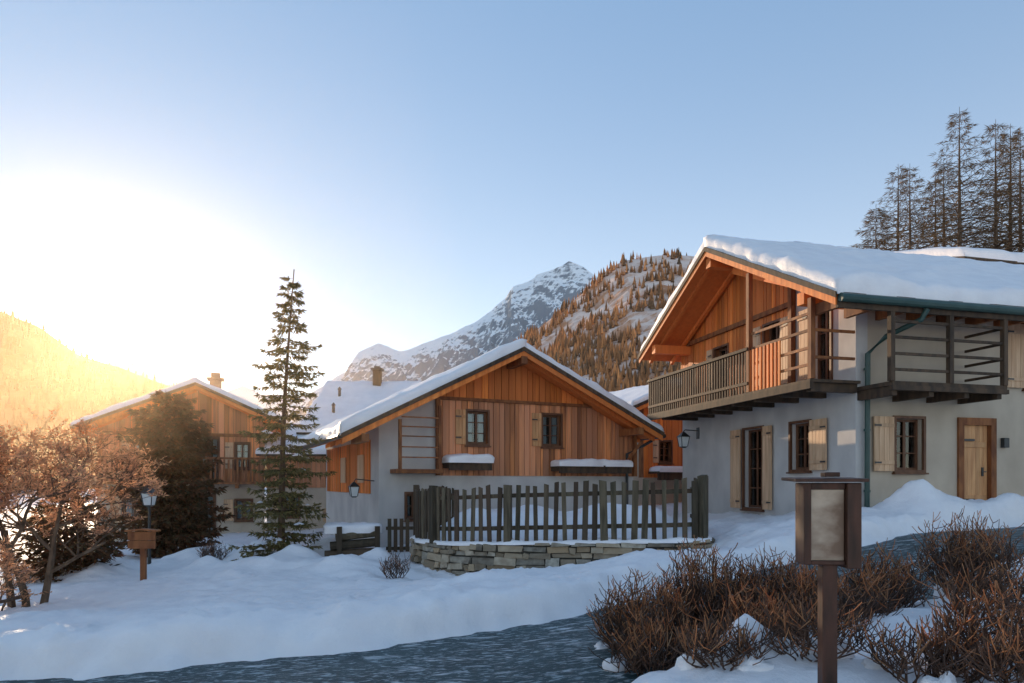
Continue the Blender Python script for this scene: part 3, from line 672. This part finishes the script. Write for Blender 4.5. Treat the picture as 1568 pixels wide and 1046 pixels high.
e1=larch('larch_tree',(24,45,8.5),11.6,51)
lt=[(29.5,45,9,17.5),(32.6,46,9,17.2),(27.4,47,8.5,15.2),(35,47,9,17),(36.5,50,9,19),(29.4,52,9,17),(38.5,46,9,17),(33.5,54,9,17),(31,49,9,16)]
e2=larch('larch_tree',(lt[0][0],lt[0][1],lt[0][2]),lt[0][3],52)
e3=larch('larch_tree',(lt[1][0],lt[1][1],lt[1][2]),lt[1][3],53)
for i,(x,y,z,h) in enumerate(lt[2:]):
    src=(e2,e3)[i%2]; H0=(lt[0][3],lt[1][3])[i%2]
    e=empty('larch_tree',(x,y,z),i*1.3+.5); e.scale=(h/H0,)*3
    for c in src.children:
        o=bpy.data.objects.new(c.name,c.data); scene.collection.objects.link(o); o.parent=e
# ---------------------------------------------------------------- foreground bushes
def dome(mb,c,r,rx,rz):
    i0=len(mb.v); sd=r.random()*50; na=16; nr=7
    for j in range(nr+1):
        ph=math.pi/2*j/nr
        for k in range(na):
            an=k*2*math.pi/na; q=1+.55*nz(math.cos(an)*1.3+sd,math.sin(an)*1.3,ph)+.3*nz(math.cos(an)*4+sd,math.sin(an)*4,ph*3)
            mb.v.append((c[0]+math.cos(an)*math.cos(ph)*rx*q*1.3,c[1]+math.sin(an)*math.cos(ph)*rx*q,c[2]+math.sin(ph)*rz*q-.05*(j==0)))
    for j in range(nr):
        for k in range(na): mb.f.append((i0+j*na+k,i0+j*na+(k+1)%na,i0+(j+1)*na+(k+1)%na,i0+(j+1)*na+k))
def bush(name,x,y,w,h,n,seed,red=.5,rad=.006,snow=3):
    r=random.Random(seed); z0=gz(x,y)-.05; e=empty(name,(x,y,z0)); dk=MB(); tp_=MB(); sn=MB()
    for i in range(n):
        az=r.random()*6.283; rr=math.sqrt(r.random()); tx=math.cos(az)*rr*w; ty=math.sin(az)*rr*w*.8
        top=h*(1.0-.3*rr*rr)*r.uniform(.55,1.12); p0=Vector((tx*.35+r.uniform(-.05,.05),ty*.35,0)); p3=Vector((tx*1.1,ty*1.1,top))
        pts=[]
        for k in range(6):
            t=k/5; p=p0.lerp(p3,t); p.x+=tx*.25*math.sin(t*3.14); p.y+=ty*.25*math.sin(t*3.14); pts.append(p+Vector((r.uniform(-1,1),r.uniform(-1,1),0))*.03)
        dk.tube(pts,[rad*1.4*(1-.12*k) for k in range(6)],3,False)
        for k in range(2,6):
            for _ in range(2):
                v=Vector((r.uniform(-1,1),r.uniform(-1,1),r.uniform(.2,1.3))).normalized(); L=r.uniform(.05,.18)*(1 if k<5 else .6); a=pts[k]; b=a+v*L; c=b+(v+Vector((0,0,.5)))*L*.4
                up=k>=4 and top>h*.62
                (tp_ if (r.random()<(red if up else red*.15)) else dk).tube([a,b,c],[rad*.7,rad*.65,rad*.55],3,False)
    for _ in range(snow):
        a=r.random()*6.283; q=r.uniform(.3,1.0); dome(sn,(math.cos(a)*q*w,math.sin(a)*q*w-.05,r.choice((.02,.03,h*.18))),r,r.uniform(.06,.14),r.uniform(.05,.10))
    dk.obj('stems',M['twig'],e,fix=False); tp_.obj('tips',M['twigtip'],e,fix=False)
    if snow: sn.obj('caught_snow',M['snow'],e,smooth=True,fix=False)
    return e
for i,(x,y,w,h,n) in enumerate([(1.25,6.5,.40,.70,130),(2.0,7.0,.46,.90,165),(2.75,7.1,.42,.74,120),(1.2,5.7,.34,.5,85),(2.1,5.9,.42,.58,85),(2.85,6.0,.40,.55,75),
      (3.6,6.6,.36,.62,85),(4.55,6.8,.42,.76,115),(2.15,4.9,.34,.38,50),(2.75,4.55,.36,.4,55),(3.35,4.75,.38,.42,65),(3.9,5.5,.38,.42,60),(1.5,4.9,.24,.28,35),(3.15,4.1,.3,.34,45),(4.7,5.6,.3,.5,50)]):
    bush('dogwood_bush',x,y,w,h,n,100+i,red=.8 if y>5.5 else .6,snow=4)
bush('dogwood_bush',-2.1,12.4,.22,.45,25,140,.2,snow=0)
bush('dogwood_bush',-6.9,15.8,.3,.5,40,141,.2,snow=0)
# ---------------------------------------------------------------- street furniture
S=empty('notice_board_post',(1.95,4.2,0),math.radians(-4))
mb=MB(); mb.box(-.045,.045,-.02,.07,.0,1.2); mb.box(-.17,-.125,-.06,.1,1.2,1.70); mb.box(.08,.165,-.075,.1,1.18,1.70); mb.box(-.124,.079,-.05,.1,1.2,1.225); mb.box(-.124,.079,-.05,.1,1.66,1.70); mb.box(-.124,.079,.06,.1,1.225,1.66)
mb.obj('board_case',M['case'],S,bevel=.006)
mb=MB(); mb.box(-.12,.075,-.035,.05,1.227,1.658); mb.obj('notice_panel',M['panel'],S)
mb=MB(); mb.pts8([(-.24,-.12,1.705),(.19,-.12,1.705),(.19,.15,1.715),(-.24,.15,1.715),(-.24,-.12,1.725),(.19,-.12,1.725),(.19,.15,1.735),(-.24,.15,1.735)]); mb.box(-.03,.06,-.02,.06,1.737,1.765); mb.obj('board_roof',M['case'],S,bevel=.004)
S=empty('wooden_signpost',(-7.04,13,-.35),0); mb=MB(); mb.box(-.045,.045,0,.08,-.1,.85); mb.obj('post',M['brown'],S)
mb=MB(); mb.box(-.26,.26,-.035,-.002,.8,.95);mb.box(-.26,.26,-.035,-.002,.96,1.12); mb.hex(-.3,0,-.07,.1,1.12,1.15,1.15,1.18); mb.hex(0,.3,-.07,.1,1.15,1.12,1.18,1.15); mb.obj('sign_board',M['brown'],S)
S=empty('street_lamp',(-8.5,16,-.4)); m1=MB();m2=MB(); m1.tube([(0,0,0),(0,0,.4),(0,0,1.55)],[.06,.035,.03],8); lantern(m1,m2,0,0,2.0,1.0); m1.obj('pole',M['metal'],S); m2.obj('lantern_pane',M['lglass'],S)
# ---------------------------------------------------------------- valley haze, and a volume added for the glow veil
def haze(name,x0,x1,y0,y1,z0,z1,dens,g,col):
    m=bpy.data.materials.new(name); m.use_nodes=True; N=m.node_tree.nodes; L=m.node_tree.links; N.remove(N['Principled BSDF'])
    v=N.new('ShaderNodeVolumeScatter'); v.inputs['Density'].default_value=dens; v.inputs['Anisotropy'].default_value=g; v.inputs['Color'].default_value=(*col,1)
    L.new(v.outputs[0],N['Material Output'].inputs['Volume'])
    mb=MB(); mb.box(x0,x1,y0,y1,z0,z1); o=mb.obj(name,m); return o
haze('valley_haze',-700,500,-3,1000,-30,100,.00006,.85,(1,.86,.66))
haze('glow_veil_volume',-40,-1.5,9,45,-6,9,.0024,.78,(1,.72,.46))  # added orange scatter box, veils the left houses in warm sun glare
# ---------------------------------------------------------------- world + light + camera
EL=math.radians(10.7); AZ=math.radians(-31.2)
Sd=Vector((math.sin(AZ)*math.cos(EL),math.cos(AZ)*math.cos(EL),math.sin(EL)))
w=bpy.data.worlds.new('World'); scene.world=w; w.use_nodes=True; nt=w.node_tree;N=nt.nodes;Lk=nt.links
bg=N['Background']; bg.inputs[1].default_value=.08
sky=N.new('ShaderNodeTexSky'); sky.sky_type='NISHITA'; sky.sun_disc=False; sky.sun_elevation=EL; sky.sun_rotation=AZ; sky.altitude=1500; sky.air_density=1.0; sky.dust_density=.05; sky.ozone_density=1.5
Lk.new(sky.outputs[0],bg.inputs[0])
tc=N.new('ShaderNodeTexCoord'); dt=N.new('ShaderNodeVectorMath'); dt.operation='DOT_PRODUCT'; nm=N.new('ShaderNodeVectorMath'); nm.operation='NORMALIZE'
Lk.new(tc.outputs['Generated'],nm.inputs[0]); Lk.new(nm.outputs[0],dt.inputs[0]); dt.inputs[1].default_value=Sd
mxx=N.new('ShaderNodeMath'); mxx.operation='MAXIMUM'; Lk.new(dt.outputs['Value'],mxx.inputs[0]); mxx.inputs[1].default_value=0
def glow(terms,col):
    prev=None
    for ex,am in terms:
        p=N.new('ShaderNodeMath'); p.operation='POWER'; Lk.new(mxx.outputs[0],p.inputs[0]); p.inputs[1].default_value=ex
        q=N.new('ShaderNodeMath'); q.operation='MULTIPLY_ADD'; Lk.new(p.outputs[0],q.inputs[0]); q.inputs[1].default_value=am
        if prev: Lk.new(prev,q.inputs[2])
        else: q.inputs[2].default_value=0
        prev=q.outputs[0]
    b=N.new('ShaderNodeBackground'); b.inputs[0].default_value=(*col,1); Lk.new(prev,b.inputs[1]); return b.outputs[0]
sp=N.new('ShaderNodeSeparateXYZ'); Lk.new(nm.outputs[0],sp.inputs[0]); ab=N.new('ShaderNodeMath'); ab.operation='ABSOLUTE'; Lk.new(sp.outputs[2],ab.inputs[0])
iv=N.new('ShaderNodeMath'); iv.operation='SUBTRACT'; iv.inputs[0].default_value=1; Lk.new(ab.outputs[0],iv.inputs[1])
def band(ex,am,col):
    pw=N.new('ShaderNodeMath'); pw.operation='POWER'; Lk.new(iv.outputs[0],pw.inputs[0]); pw.inputs[1].default_value=ex
    b=N.new('ShaderNodeBackground'); b.inputs[0].default_value=(*col,1); ml=N.new('ShaderNodeMath'); ml.operation='MULTIPLY'; Lk.new(pw.outputs[0],ml.inputs[0]); ml.inputs[1].default_value=am; Lk.new(ml.outputs[0],b.inputs[1]); return b.outputs[0]
tot=bg.outputs[0]
for s_ in (glow(((2500,14),(350,.55)),(1,.92,.74)),glow(((60,.08),(8,.14)),(1,.84,.52)),band(3.6,.86,(1,.83,.50)),band(.02,.50,(.33,.58,.95))):
    a_=N.new('ShaderNodeAddShader'); Lk.new(tot,a_.inputs[0]); Lk.new(s_,a_.inputs[1]); tot=a_.outputs[0]
Lk.new(tot,N['World Output'].inputs[0])
ld=bpy.data.lights.new('sun','SUN'); ld.energy=5; ld.angle=math.radians(.5); ld.color=(1,.74,.48)
lo=bpy.data.objects.new('sun',ld); scene.collection.objects.link(lo); lo.rotation_euler=Sd.to_track_quat('Z','Y').to_euler()
cd=bpy.data.cameras.new('camera'); cd.lens=24; cd.sensor_width=36; cd.shift_y=.138; cd.clip_end=20000; cd.clip_start=.05
co=bpy.data.objects.new('camera',cd); co.location=(0,0,1.7); co.rotation_euler=(math.pi/2,0,0); scene.collection.objects.link(co); scene.camera=co
scene.view_settings.view_transform='Standard'; scene.view_settings.look='None'; scene.view_settings.exposure=0
